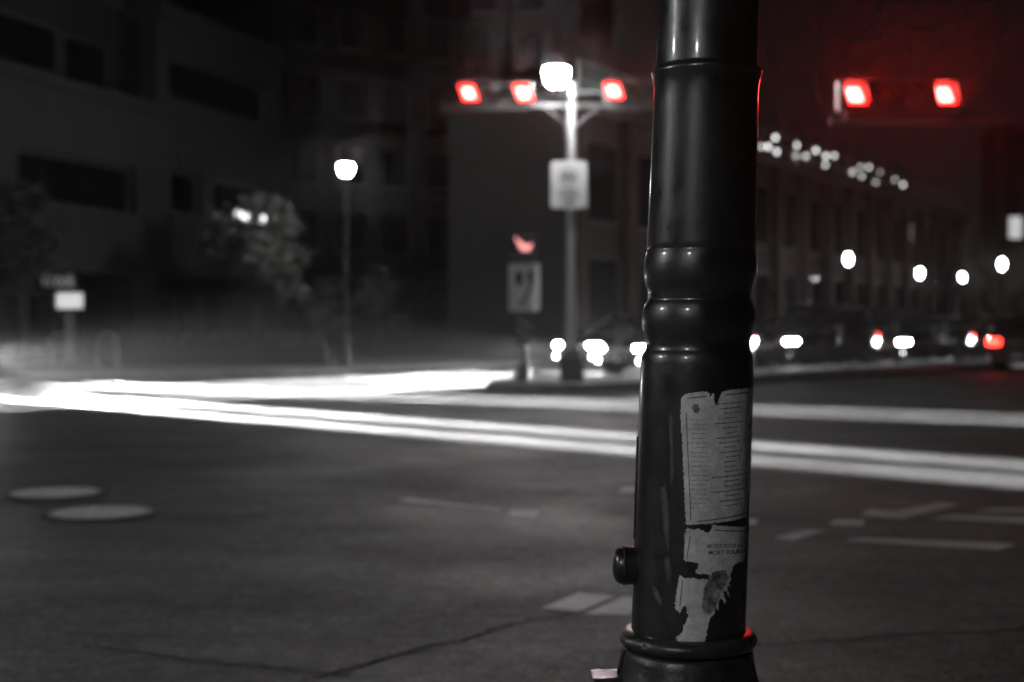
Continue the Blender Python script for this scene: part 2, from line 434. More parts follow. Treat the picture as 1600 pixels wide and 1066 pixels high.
lon = wrapped(LO, .0009, rag=1.0, curl=lambda x, y: .0010*max(0, (y-960)/30) if y > 960 else 0).build('torn_notice', M['paper'], None, 60)
tag(lon, 'ragged lower paper scrap below it with two lines of capital lettering', 'notice', 'torn paper notices on the pole')
rows = []
random.seed(3)
yy = 626
for k, (a, b) in enumerate(((1108,1158),(1112,1152),(1118,1146),(1116,1140),(1105,1150),(1117,1141),(1124,1142),(1106,1146),(1110,1148),(1120,1138),(1112,1146),(1122,1146),(1120,1142),(1121,1138),(1120,1142),(1100,1158),(1118,1146),(1120,1148),(1098,1157),(1121,1145),(1112,1152),(1121,1144))):
    x = a; y0 = 627 + k*7.35
    while x < b:
        w = random.uniform(3, 9); x1 = min(x+w, b)
        if random.random() < .8: rows.append((x, y0 - (x-1100)*.05, x1, y0 - (x1-1100)*.05, random.choice((1.1, 1.4, 1.7)))); x = x1 + random.uniform(.8, 1.6)
bars(rows, .0013).build('fine_print', M['print_ink'], upn)
faint = []
for k in range(20):
    x = 1068 + random.uniform(0, 2); y0 = 650 + k*7
    while x < 1092:
        w = random.uniform(3, 8); faint.append((x, y0, min(x+w, 1096), y0-.4, 1.0)); x += w + 1.5
bars(faint, .0013).build('faded_print', M['faint_ink'], upn)
for b_ in ((1062,640,1069,800,1.4), (1064,618,1092,614.5,1.6), (1121,613,1163,610,1.8), (1078,803,1157,795,1.8)): bars([b_], .0013).build('border_line', M['print_ink'], upn)
wrapped([(1072,628),(1078,625),(1082,632),(1081,639),(1074,640),(1071,634)], .0013, 1.2, 1.2).build('stain', M['print_ink'], upn)
for b_ in ((1104,816,1156,822.5,1.8), (1068,824,1063,860,1.4), (1057,892,1053,932,1.4)): bars([b_], .0013).build('border_line', M['print_ink'], lon)
wrapped([(1098,884),(1104,878),(1122,878),(1128,890),(1122,900),(1118,906),(1110,922),(1103,940),(1096,945),(1088,940),(1085,930),(1088,912),(1091,898)], .0014, 1.4, 1.2).build('picture_scrap', M['photo_scrap'], lon, 60)
def wrap_text(txt, px, py, h, slope, mat, parent, name='lettering', sx=1.0):
    cu = bpy.data.curves.new('t', 'FONT'); cu.body = txt; cu.size = 1.0; cu.offset = .012
    ob = bpy.data.objects.new('t', cu); col.objects.link(ob)
    dg = bpy.context.evaluated_depsgraph_get(); me = bpy.data.meshes.new_from_object(ob.evaluated_get(dg))
    bpy.data.objects.remove(ob)
    for v in me.vertices:
        x = px + v.co.x*h*1.35*sx; y = py - v.co.y*h*1.35 + (x-px)*slope
        v.co = on_pole(x, y, .0013)
    me.materials.append(mat); me.name = name
    return link(name, me, parent)
wrap_text('MORT POUR LA P', 1093, 843, 6.6, .055, M['print_ink'], lon, sx=.92)
wrap_text('MORT POUR LA', 1095, 853, 6.8, .05, M['dark_ink'], lon, sx=.98)

# ------------------------------------------------------------------ street lamps
def bowl_lamp(loc, h, width, label, arm=0.0, mat='lamp_bowl', group='street lamps with white bowls', pole=True):
    t = empty('street_lamp', loc)
    r = width/2
    if pole:
        MB().lathe([(.13, 0), (.13, .08), (.10, .1), (.085, .7), (.075, .75), (.06, .8), (.045, h-.55*width-.25), (.045, h-.55*width-.1)], 16).build('post', M['dark_metal'], t, 40)
        MB().lathe([(.19, 0), (.19, .05), (.15, .07)], 16).build('base_flange', M['dark_metal'], t, 40)
    z = h - .45*width
    MB().lathe([(.045, z-.14), (.09, z-.10), (.11, z-.04), (r*.55, z), (r*.5, z+.015)], 20).build('fitter', M['dark_metal'], t, 40)
    MB().lathe([(r*.22, z+.01), (r*.5, z+.08*width), (r*.74, z+.2*width), (r*.91, z+.4*width), (r, z+.62*width), (r*1.0, z+.72*width), (r*.93, z+.80*width)], 28).build('bowl', M[mat], t, 50)
    MB().lathe([(r*.97, z+.80*width), (r*.99, z+.82*width), (r*.6, z+.86*width), (r*.12, z+.89*width), (.004, z+.91*width)], 28).build('cap', M['dark_metal'], t, 40)
    tag(t, label, 'street lamp', group); return t
x, y, z = at(541, 37, 266); bowl_lamp((x, y, .13), z-.13, .36, 'street lamp with glowing white bowl beyond the junction, left of the signals')
bowl_lamp((-8.4, 3.2, .13), 4.6, .55, 'street lamp out of frame on the near pavement at the left')
bowl_lamp((-4.6, -5.2, .13), 5.4, .55, 'street lamp behind the viewer on the near corner')
for px, d, py, lab in ((1325, 62, 406, 'small globe lamp on the far pavement, nearest and leftmost of the four'),
                       (1437, 74, 428, 'small globe lamp on the far pavement, second from the left'),
                       (1503, 84, 435, 'small globe lamp on the far pavement, lowest and third from the left'),
                       (1565, 66, 414, 'small globe lamp on the far pavement, rightmost beside leafy tree')):
    x, y, z = at(px, d, py); g = .13
    t = empty('globe_lamp', (x, y, g)); h = z - g
    MB().lathe([(.12, 0), (.12, .1), (.07, .16), (.06, .7), (.045, .8), (.04, h-.3), (.07, h-.25), (.06, h-.2)], 14).build('post', M['dark_metal'], t, 40)
    MB().lathe([(.05, h-.21), (.10, h-.12), (.13, h+.0), (.12, h+.1), (.09, h+.2), (.04, h+.25)], 18).build('globe', M['globe_glow'], t, 60)
    MB().lathe([(.05, h+.24), (.05, h+.27), (.02, h+.3), (.005, h+.36)], 12).build('finial', M['dark_metal'], t, 40)
    tag(t, lab, 'street lamp', 'globe lamps on the far pavement')

# ------------------------------------------------------------------ signal pole on the median nose
bx_, by_, bz_ = at(869, 27, 127)
sp = empty('signal_pole', (POST.x, POST.y, .14))
ztop = at(0, 27, 132)[2] - .14
MB().lathe([(.115, 0), (.115, .06), (.10, .1), (.085, 2.0), (.075, ztop), (.03, ztop+.05)], 18).build('post', M['galvanised'], sp, 40)
MB().box(-.22, .22, -.22, .22, .0, .5).build('pedestal', M['dark_metal'], sp, bevel=.03)
MB().lathe([(.17,.5),(.15,.58),(.12,.62)], 18).build('pedestal_collar', M['dark_metal'], sp, 40)
za = at(0, 27, 166)[2] - .14
def lx(px): return at(px, 27)[0] - POST.x
MB().tube([(lx(725), .02, za), (lx(893), .02, za)], .045, 12).build('mast_arm', M['dark_metal'], sp, 50)
MB().tube([(lx(893), .02, za), (lx(1062), .02, za)], .045, 12).build('mast_arm', M['dark_metal'], sp, 50)
zb = at(0, 27, 145)[2] - .14
MB().tube([(0, -.02, zb), (lx(945), -.02, zb)], .035, 12).build('lamp_bracket', M['dark_metal'], sp, 50)
MB().tube([(0, -.02, zb-.1), (lx(880), -.5, zb-.10), (bx_*.963-POST.x, -1.0, (bz_-CAM_H)*.963+CAM_H-.42)], .03, 10).build('lamp_bracket', M['dark_metal'], sp, 50)
for s in (-1, 1): MB().tube([(0, 0, za-.45), (s*.5, .02, za-.03)], .022, 8).build('brace', M['dark_metal'], sp, 50)
tag(sp, 'pale steel signal pole with two arms on the median nose', 'pole')
bl = bowl_lamp((bx_*.963, by_-1.0, 0), (bz_-CAM_H)*.963+CAM_H+.06, .44, 'large glowing white lamp bowl at the top of the signal pole', pole=False, mat='bright_bowl')

def signal_head(px0, px1, d, py, label, tilt=0.0, rz=0.0, ls=.40):
    x0, x1 = at(px0, d)[0], at(px1, d)[0]; z = at(0, d, py)[2]; pitch = (x1-x0)/3
    t = empty('traffic_signal', ((x0+x1)/2, d-.16, z), rz); t.rotation_euler[0] = tilt
    h = pitch*.52
    MB().box(-pitch*1.5-h, pitch*1.5+h, -.02, .17, -h*1.02, h*1.02).build('housing', M['dark_metal'], t, bevel=.02)
    MB().box(-pitch*1.5-h*.5, pitch*1.5+h*.5, .04, .11, -h*1.02-.12, -h*1.02-.004).build('mounting_bracket', M['dark_metal'], t, bevel=.01)
    for k in range(4):
        cx = (-1.5+k)*pitch; r = pitch*ls
        if k in (0, 3): sh = [(cx-r, -r), (cx+r, -r), (cx+r, r), (cx-r, r)]; mt = 'red_glow'
        elif k == 1: sh = [(cx, -r*1.15), (cx+r*1.15, 0), (cx, r*1.15), (cx-r*1.15, 0)]; mt = 'lens_off_amber'
        else: sh = [(cx+r*math.cos(a*math.pi/12), r*math.sin(a*math.pi/12)) for a in range(24)]; mt = 'lens_off_green'
        if k in (0, 3): sh = [(x_-.36*z_, z_) for x_, z_ in sh]
        le = MB().plate(sh, -.035, -.022).build('lens', M[mt], t)
        if k in (0, 3): MB().plate([(cx+(x_-cx)*.70, z_*.70) for x_, z_ in sh], -.041, -.0355).build('bright_centre', M['red_core'], le)
        v = MB(); n = len(sh); D = .23
        cz = 0
        out = [(cx+(x_-cx)*1.1, z_*1.1) for x_, z_ in sh]
        vs = []; fs = []
        for (x_, z_) in out:
            dd = D if z_ > -r*.3 else D*.55
            vs += [(x_, -.02, z_), (x_, -.02-dd, z_)]
        for (x_, z_) in [(cx+(x_-cx)*1.16, z_*1.16) for x_, z_ in sh]:
            dd = D if z_ > -r*.3 else D*.55
            vs += [(x_, -.02, z_), (x_, -.02-dd, z_)]
        for i in range(n):
            j = (i+1) % n
            fs += [(2*i, 2*j, 2*j+1, 2*i+1), (2*n+2*i, 2*n+2*i+1, 2*n+2*j+1, 2*n+2*j), (2*i+1, 2*j+1, 2*n+2*j+1, 2*n+2*i+1)]
        v.add(vs, fs).build('visor', M['visor_black'], t)
    for cx in (-1.5*pitch, 1.5*pitch):
        ld = bpy.data.lights.new('signal_light', 'SPOT'); ld.color = (1, .02, .015); ld.energy = 360 if d < 20 else 60; ld.spot_size = R(24); ld.spot_blend = .7; ld.shadow_soft_size = .1
        lo_ = bpy.data.objects.new('signal_light', ld); col.objects.link(lo_); lo_.parent = t; lo_.location = (cx, -.3, 0); lo_.rotation_euler = (R(86), 0, R(180 - (12 if d < 20 else 0)))
    tag(t, label, 'traffic signal', 'horizontal traffic signals showing red'); return t
signal_head(733, 818, 26.8, 149, 'horizontal traffic signal showing two square reds left of the lamp bowl')
signal_head(957, 1042, 26.8, 146, 'horizontal traffic signal right of the lamp bowl, half hidden by the dark pole')
signal_head(1328, 1466, 18, 153, 'nearest horizontal traffic signal with two red lights right of the dark pole', ls=.31)
# mast for the nearest head, its post just outside the frame
ms = empty('signal_mast', (8.9, 18.1, .13))
zt = at(0, 18, 153)[2] - .13
MB().lathe([(.13, 0), (.13, .08), (.1, .12), (.08, zt+.5), (.02, zt+.56)], 16).build('post', M['dark_metal'], ms, 40)
MB().tube([(0, 0, zt-.24), (-2.5, .03, zt-.28), (at(1300,18)[0]-8.9, .03, zt-.29)], .04, 12).build('mast_arm', M['dark_metal'], ms, 50)
tag(ms, 'dark mast arm carrying the nearest red signal at the right', 'pole')

def rounded(w, h, r, n=5):
    out = []
    for cx, cz, a0 in ((w/2-r, h/2-r, 0), (-w/2+r, h/2-r, 90), (-w/2+r, -h/2+r, 180), (w/2-r, -h/2+r, 270)):
        for k in range(n+1):
            a = R(a0 + 90*k/n); out.append((cx+r*math.cos(a), cz+r*math.sin(a)))
    return out
def ring_plate(m, c, r0, r1, y, n=32):
    vs = []
    for k in range(n):
        a = 2*math.pi*k/n; vs += [(c[0]+r0*math.cos(a), y, c[1]+r0*math.sin(a)), (c[0]+r1*math.cos(a), y, c[1]+r1*math.sin(a))]
    m.add(vs, [(2*k, 2*k+1, 2*((k+1) % n)+1, 2*((k+1) % n)) for k in range(n)])
# lorry sign
x, y, z = at(888.5, 26.8, 289)
ts = empty('road_sign', (x, y, z)); w, h = .68, .89
MB().plate(rounded(w, h, .07), 0, .008).build('panel', M['sign_plate'], ts)
k = MB(); ring_plate(k, (-.01, .15), .13, .165, -.004); k.build('ring', M['sign_dark'], ts)
k = MB(); k.box(-.10, .03, -.006, -.003, .11, .21); k.box(.036, .10, -.006, -.003, .11, .185)
for wx in (-.06, .0, .06): k.lathe([(.022, -.0075), (.022, -.0045)], 12, c=(wx, .115), axis='y')
k.build('lorry_symbol', M['sign_black'], ts)
k = MB()
for rz, rw in ((-.10, .30), (-.16, .36), (-.22, .32), (-.30, .24), (-.36, .2)):
    xx = -rw/2
    while xx < rw/2:
        ww = random.uniform(.025, .06); k.box(xx, min(xx+ww, rw/2), -.006, -.003, rz-.016, rz+.016); xx += ww+.014
k.build('text_rows', M['sign_dark'], ts)
for s in (-.3, .3): MB().box(-.12, .12, .009, .05, s-.02, s+.02).build('clamp', M['galvanised'], ts)
tag(ts, 'white rectangular road sign with a lorry in a ring on the signal pole', 'road sign')

# pedestrian signal with plates, on its own short post
x, y = at(818, 26.9)
pd_ = empty('pedestrian_signal', (x, y, .14))
def pzl(py): return at(0, 26.9, py)[2] - .14
MB().lathe([(.11, 0), (.11, .1), (.05, .14), (.042, pzl(372))], 14).build('post', M['dark_metal'], pd_, 40)
MB().lathe([(.15, 0), (.15, .22), (.12, .3), (.06, .34)], 14).build('foot', M['dark_metal'], pd_, 40)
zc = pzl(385)
MB().box(-.26, .26, -.26, -.05, zc-.22, zc+.22).build('housing', M['dark_metal'], pd_, bevel=.02)
v = MB()
v.box(-.25, .25, -.40, -.265, zc+.19, zc+.205); v.box(-.25, -.235, -.40, -.265, zc-.16, zc+.188); v.box(.235, .25, -.40, -.265, zc-.16, zc+.188)
v.build('visor', M['dark_metal'], pd_)
hd = MB()
hd.plate([(-.02, -.10), (.10, -.10), (.15, -.02), (.16, .05), (.10, .02), (.06, .0), (-.02, .02), (-.10, .02), (-.09, -.03)], -.275, -.268)
for q, (fx, l) in enumerate(((-.07, .13), (-.035, .08), (0, .05), (.035, .03))):
    hd.plate([(fx-.035, .018+q*.001), (fx-.008, .018+q*.001), (fx-.03-l*.3, .03+l), (fx-.06-l*.3, .03+l)], -.275, -.268)
hd.v = [(x_, y_, z_+zc) for x_, y_, z_ in hd.v]
hd.build('red_hand', M['hand_glow'], pd_)
tag(pd_, 'dark pedestrian signal box with a glowing red hand on the median', 'pedestrian signal')
kp = empty('road_sign', (*at(819, 26.82), at(0, 26.82, 449)[2])); w, h = .58, .9
MB().plate(rounded(w, h, .05), 0, .008).build('panel', M['sign_white'], kp)
k = MB()
k.plate([(-.10+.075*math.cos(a*math.pi/10), .17+.15*math.sin(a*math.pi/10)) for a in range(20)], -.006, -.003)
k.plate([(.12+.05*math.cos(a*math.pi/10), .20+.13*math.sin(a*math.pi/10)) for a in range(20)], -.006, -.003)
k.build('black_symbol', M['sign_black'], kp)
MB().plate([(.14, .07), (.19, .07), (-.04, -.36), (-.12, -.36)], -.006, -.003).build('slash', M['sign_grey'], kp)
MB().plate([(x_*1.0, z_) for x_, z_ in rounded(w-.04, h-.04, .04)], .0085, .012).build('backing', M['galvanised'], kp)
tag(kp, 'white plate with black symbol and slash below the red hand', 'road sign')
hm = empty('road_sign', (*at(818, 26.82), at(0, 26.82, 516)[2])); w, h = .32, .56
MB().plate(rounded(w, h, .02), 0, .008).build('panel', M['sign_black'], hm)
k = MB()
for q in range(3):
    z0 = .22 - q*.22
    pts = [(-.14, z0), (.14, z0-.24), (.14, z0-.14), (-.14, z0+.1)]
    pts = [(a, max(-.265, min(.265, b))) for a, b in pts]
    k.plate(pts, -.006, -.003)
k.build('diagonal_bars', M['sign_grey'], hm)
tag(hm, 'narrow hazard marker with diagonal bars at the foot of the median sign', 'road sign')

# ------------------------------------------------------------------ hedge and fence on the median
def leaves(n, sampler, size, mat, name, parent, seed=1):
    rnd = random.Random(seed); vs = []; fs = []
    for i in range(n):
        p = Vector(sampler(rnd)); a = Vector((rnd.gauss(0,1), rnd.gauss(0,1), rnd.gauss(0,1))).normalized()
        b = a.cross(Vector((rnd.gauss(0,1), rnd.gauss(0,1), rnd.gauss(0,1)))).normalized(); s = size*rnd.uniform(.6, 1.4)
        o = len(vs); vs += [p-a*s, p+b*s*.45-a*s*.1, p+a*s, p-b*s*.45]; fs.append((o, o+1, o+2, o+3))
    return MB().add(vs, fs).build(name, M[mat], parent)
for hi, (s0, s1, lab) in enumerate(((3.6, 13, 'low clipped hedge along the median, nearest stretch beside the dark pole'),
                                    (13.8, 24, 'low clipped hedge along the median, middle stretch'),
                                    (24.8, 38, 'low clipped hedge along the median, farthest stretch at the right edge'))):
    b0 = Vector((*off(s0, .45), .14)); hd_ = empty('median_hedge', b0)
    L = s1 - s0
    def smp(r, L=L):
        s = r.uniform(0, L); q = r.uniform(-.5, .5); zz = .06 + .46*(r.random()**.6)*(1 + .12*math.sin(s*2.1) + .1*math.sin(s*5.3+1))
        p = U*s + N*q*.9; return (p.x, p.y, zz)
    leaves(int(L*420), smp, .05, 'hedge_leaf', 'foliage', hd_, 20+hi)
    st_ = MB()
    rr = random.Random(hi)
    for q in range(int(L*4)):
        p = U*rr.uniform(0.05, L-.05) + N*rr.uniform(-.3, .3); st_.tube([(p.x, p.y, 0), (p.x+rr.uniform(-.08,.08), p.y+rr.uniform(-.08,.08), .4)], .012, 5)
    tag(st_.build('stems', M['bark'], hd_), kind='stuff')
    tag(hd_, lab, 'hedge', 'hedge stretches on the median')
fe = empty('median_fence', (*off(2.2, -.55), .14))
for k in range(13):
    p = U*(k*3.0); MB().box(p.x-.03, p.x+.03, p.y-.03, p.y+.03, 0, 1.05).build('post', M['dark_metal'], fe)
    if k < 12:
        q = U*((k+1)*3.0)
        for zz in (.42, .95):
            MB().tube([(p.x, p.y, zz), (q.x, q.y, zz)], .018, 6).build('rail', M['dark_metal'], fe)
tag(fe, 'thin dark railing with posts running along the median behind the hedge', 'fence')
# short bollard-like hydrant post seen right of the signal pole
bp = empty('bollard', (*at(938, 31), 0)); bp.location.z = .14
bp.location.x, bp.location.y = off(3.0, -.2)
MB().lathe([(.07, 0), (.07, .9), (.05, .98), (.01, 1.0)], 14).build('tube', M['galvanised'], bp, 40)
MB().lathe([(.074, .62), (.074, .76)], 14, cap=False).build('reflective_band', M['sign_white'], bp, 40)
tag(bp, 'short steel bollard with a white band on the median', 'bollard')

# ------------------------------------------------------------------ cars
def loft(sections, closed_ends=True):
    m = MB(); n = len(sections[0]); vs = []; fs = []
    for s in sections: vs += s
    for i in range(len(sections)-1):
        for k in range(n):
            a, b = i*n+k, i*n+(k+1) % n; fs.append((a, b, b+n, a+n))
    if closed_ends:
        fs.append(tuple(range(n))); fs.append(tuple((len(sections)-1)*n+k for k in range(n)))
    return m.add(vs, fs)

def make_car(kind):
    t = empty(kind, (0,0,0))
    suv = kind == 'suv'
    H = 1.68 if suv else 1.45; belt = 1.02 if suv else .93; hw = .91 if suv else .88; gnd = .22 if suv else .17
    st = [(-2.24, .60, belt-.12, .72), (-2.18, .52, belt-.01, .88), (-1.7, .40, belt+.02, 1.0), (-.9, .28, belt+.01, 1.0), (0, .25, belt, 1.0), (.75, .28, belt-.01, 1.0),
          (1.3, .36, belt-.09, .985), (1.85, .42, belt-.17, .95), (2.12, .46, belt-.25, .86), (2.25, .52, belt-.36, .70)]
    secs = []
    for x, zb, ztp, wf in st:
        w = hw*wf; zb = gnd + (zb-.25)*.35; zm = (zb+ztp)*.52
        half = [(w*.86, zb), (w*.985, zb+.10), (w, zm), (w*.965, ztp-.10), (w*.86, ztp-.015), (w*.45, ztp+.02), (0, ztp+.03)]
        secs.append([(x, yy, zz) for yy, zz in half] + [(x, -yy, zz) for yy, zz in reversed(half[:-1])])
    loft(secs).build('body', M['paint_black'], t, 32)
    # cabin shell
    if suv: base = [-2.05, -1.7, -.2, .35, .95]; top = [-1.75, -1.45, -.3, .1, .12]
    cab = []
    rear_b, rear_t, fr_t, fr_b = ((-2.1, -1.72, .18, .98) if suv else (-1.85, -1.05, .10, 1.02))
    def cs(xb, z, w): return (xb, w, z)
    zr = H
    ring = lambda f: None
    rows_ = []
    for k in range(6):
        f = k/5; z = belt-.02 + (zr-.05-(belt-.02))*f; w = hw*(.94 - .17*f**1.2)
        xr = rear_b + (rear_t-rear_b)*f**1.15; xf = fr_b + (fr_t-fr_b)*f
        rows_.append([(xr, -w*.82, z), (xr+.12, -w, z), (xf-.22, -w, z), (xf, -w*.72, z), (xf+.04, 0, z), (xf, w*.72, z), (xf-.22, w, z), (xr+.12, w, z), (xr, w*.82, z), (xr-.04, 0, z)])
    f = rows_[-1]; rows_.append([(x*.9-.04, y*.9, zr-.012) for x, y, z in f]); rows_.append([(x*.6-.15, y*.6, zr) for x, y, z in f])
    loft(rows_).build('cabin', M['paint_black'], t, 35)
    def pane(name, f0, f1, pts, out=.006):
        # pts: list of (ring index a, ring index b, lerp) corners low then high
        def row(fv):
            k = fv*5; i = min(4, int(k)); g = k-i
            return [tuple(Vector(a).lerp(Vector(b), g)) for a, b in zip(rows_[i], rows_[i+1])]
        lo, hi = row(f0), row(f1)
        vs = []
        for r_ in (lo, hi):
            for (i, j, g) in pts:
                p = Vector(r_[i]).lerp(Vector(r_[j]), g); c = Vector((-.4, 0, p.z)); d = (p-c); d.z = 0; d.normalize(); vs.append(p + d*out + Vector((0,0,out*.5)))
        n = len(pts)
        MB().add(vs, [(k, k+1, n+k+1, n+k) for k in range(n-1)]).build(name, M['car_glass'], t, 40)
    pane('windscreen', .1, .93, [(3,4,.06), (3,4,1.0), (4,5,.94)], .008)
    pane('rear_window', .25, .9, [(8,9,.1), (8,9,1.0), (9,0,.9)], .008)
    for a, b in ((2,1), (6,7)):
        pane('side_window', .15, .9, [(a,b,.06), (a,b,.44)]); pane('side_window', .15, .9, [(a,b,.48), (a,b,.86)])
    # front and rear details
    MB().box(2.13, 2.262, -.46, .46, .52, .66).build('grille', M['car_trim'], t, bevel=.02)
    MB().box(2.0, 2.275, -.74, .74, .27, .44).build('front_bumper', M['car_trim'], t, bevel=.05)
    MB().box(-2.29, -2.05, -.76, .76, .32, .50).build('rear_bumper', M['car_trim'], t, bevel=.05)
    MB().box(2.276, 2.283, -.15, .15, .33, .42).build('number_plate', M['plate'], t)
    MB().box(-2.298, -2.291, -.15, .15, .36, .45).build('number_plate', M['plate'], t)
    for s in (-1, 1):
        zl = belt-.30
        MB().lathe([(.04, 2.2), (.042, 2.279), (.02, 2.284)], 16, c=(s*.6, .355), axis='x').build('added_fog_light', M['added_fog_glow'], t, 50)  # lit fog lamps added to double the bright spots
        hl = MB().add([(2.20, s*.42, zl-.05), (2.235, s*.42, zl+.06), (2.00, s*.80, zl+.09), (2.03, s*.815, zl-.035),
                       (2.275, s*.43, zl-.05), (2.265, s*.43, zl+.055), (2.06, s*.815, zl+.085), (2.09, s*.825, zl-.03)],
                      [(0,1,2,3),(4,5,6,7),(0,1,5,4),(1,2,6,5),(2,3,7,6),(3,0,4,7)]).build('headlight', M['car_glass'], t, bevel=.012)
        for yy_, xx_ in ((.495, 2.245), (.60, 2.195), (.715, 2.125)):
            MB().lathe([(.046, xx_-.05), (.050, xx_+.02), (.044, xx_+.028), (.015, xx_+.036)], 16, c=(s*yy_, zl+.012), axis='x').build('projector', M['head_glow'], hl, 50)
        MB().box(-2.262, -2.12, s*.6-.17, s*.6+.17, belt-.26, belt-.10).build('tail_light', M['tail_glow'], t, bevel=.015)
        MB().box(.62, .78, s*(hw+.06)-.09, s*(hw+.06)+.09, belt, belt+.13).build('door_mirror', M['car_trim'], t, bevel=.03)
        MB().box(-.15, .02, s*hw*.99-.012, s*hw*.99+.012, belt-.16, belt-.135).build('door_handle', M['chrome'], t)
        MB().box(-.75, -.58, s*hw*.99-.012, s*hw*.99+.012, belt-.15, belt-.125).build('door_handle', M['chrome'], t)
        for wx in (-1.38, 1.38):
            y0 = s*(hw-.19); y1 = s*(hw+.012); rr = .35 if suv else .325
            w = MB().lathe([(rr*.6, y0), (rr*.97, y0), (rr, y0+s*.03), (rr, y1-s*.03), (rr*.96, y1), (rr*.66, y1+s*.004)], 28, c=(wx, rr), axis='y').build('wheel', M['tyre'], t, 40)
            rm = MB().lathe([(rr*.66, y1-s*.004), (rr*.62, y1+s*.006), (rr*.55, y1-s*.03)], 28, c=(wx, rr), axis='y', cap=False)
            for q in range(5):
                a = q*2*math.pi/5; ca, sa = math.cos(a), math.sin(a); pts = []
                for u_, v_ in ((.0, -.035), (rr*.6, -.03), (rr*.6, .03), (.0, .035)): pts.append((wx+u_*ca-v_*sa, rr+u_*sa+v_*ca))
                rm.plate(pts, y1-s*.02, y1-s*.005-s*q*.0006)
            rm.build('rim', M['rim'], w, 40)
            MB().lathe([(rr+.05, y1-s*.035), (rr+.05, y1-s*.008)], 28, c=(wx, rr+.01), axis='y').build('wheel_arch', M['car_trim'], t, 40)
        sp_d = bpy.data.lights.new('headlight_beam', 'SPOT'); sp_d.energy = DIP; sp_d.spot_size = R(22); sp_d.spot_blend = .6; sp_d.shadow_soft_size = .05
        so = bpy.data.objects.new('headlight_beam', sp_d); col.objects.link(so); so.parent = t
        so.location = (2.34, s*.62, zl); so.rotation_euler = (R(90-4.5), 0, R(-90))
    return t

car_p, suv_p = make_car('car'), make_car('suv')
index_children()
# (first uses are the prototypes themselves; copies are taken before any of them is moved)
TURN = (.85, -.53)
def back(nose, h, l=2.25):
    n = math.hypot(*h); return (nose[0]-h[0]/n*l, nose[1]-h[1]/n*l)
HU = (-U.x, -U.y)
HA, HB = (.72, -.69), (.84, -.545)  # unseen cars past the left edge, added for beam ribbons on the road
plan = [(car_p, back((-10.6, 26.4), HA), HA, 'unseen black car turning in past the left edge, added for its beam ribbons on the nearer road', 'paint_black'),
        (suv_p, back((-11.7, 30.5), HB), HB, 'unseen black tall car turning in behind the first, added for its beam ribbons', 'paint_black')]
lane1 = ((7.4, 'car', 'dark car first in the nearer queue lane, partly behind the foreground pole', 'paint_black'),
         (13.9, 'suv', 'dark tall car behind the hedge just right of the foreground pole', 'paint_graphite'),
         (20.2, 'car', 'dark car behind the middle of the hedge, nearer lane', 'paint_black'),
         (26.5, 'car', 'dark car behind the hedge below the lowest globe lamp, nearer lane', 'paint_grey'))
lane2 = ((9.6, 'car', 'dark car first in the farther lane, seen right of the signal pole', 'paint_graphite'),
         (17.4, 'car', 'dark car in the farther lane, half behind the foreground pole', 'paint_black'),
         (23.8, 'suv', 'dark tall car in the farther lane below the leftmost globe lamp', 'paint_black'),
         (30.2, 'car', 'dark car in the farther lane below the second globe lamp', 'paint_graphite'),
         (36.6, 'car', 'dark car in the farther lane below the rightmost globe lamp', 'paint_black'))
for lane, o_ in ((lane1, -2.85), (lane2, -6.0)):
    for s, kd, lab, pnt in lane:
        hd__ = HU
        plan.append((car_p if kd == 'car' else suv_p, off(s, o_), hd__, lab, pnt))
plan.append((car_p, off(15.6, 3.1), (U.x, U.y), 'dark car driving away at the right edge with red tail lamps', 'paint_graphite'))
first = {}
todo = []
for pr, *rest in plan:
    if pr.name not in first: first[pr.name] = 1; todo.append((pr, rest))
    else: todo.append((copy_tree(pr), rest))
for o, (pos, head, lab, pnt) in todo:
    o.location = (pos[0], pos[1], .006); o.rotation_euler = (0, 0, math.atan2(head[1], head[0]))
    tag(o, lab, 'car', 'vehicles with lit lamps in the junction')
index_children()
for o, (pos, head, lab, pnt) in todo:          # narrow overstrong beams, shaped to stand in for light trails
    if not any(w_ in lab for w_ in ('turning', 'car first in')): continue
    for c in kids(o):
        if c.type == 'LIGHT':
            c.data = c.data.copy(); c.data.energy = TRAIL_BEAM; c.data.spot_size = R(24); c.data.spot_blend = 1.0
            c.rotation_euler = (R(90-3.6), 0, R(-90)); c.scale = (.15, 1, 1)
for o, (pos, head, lab, pnt) in todo:
    for c in kids(o):
        if c.name.split('.')[0] in ('body', 'cabin'):
            c.material_slots[0].link = 'OBJECT'; c.material_slots[0].material = M[pnt]

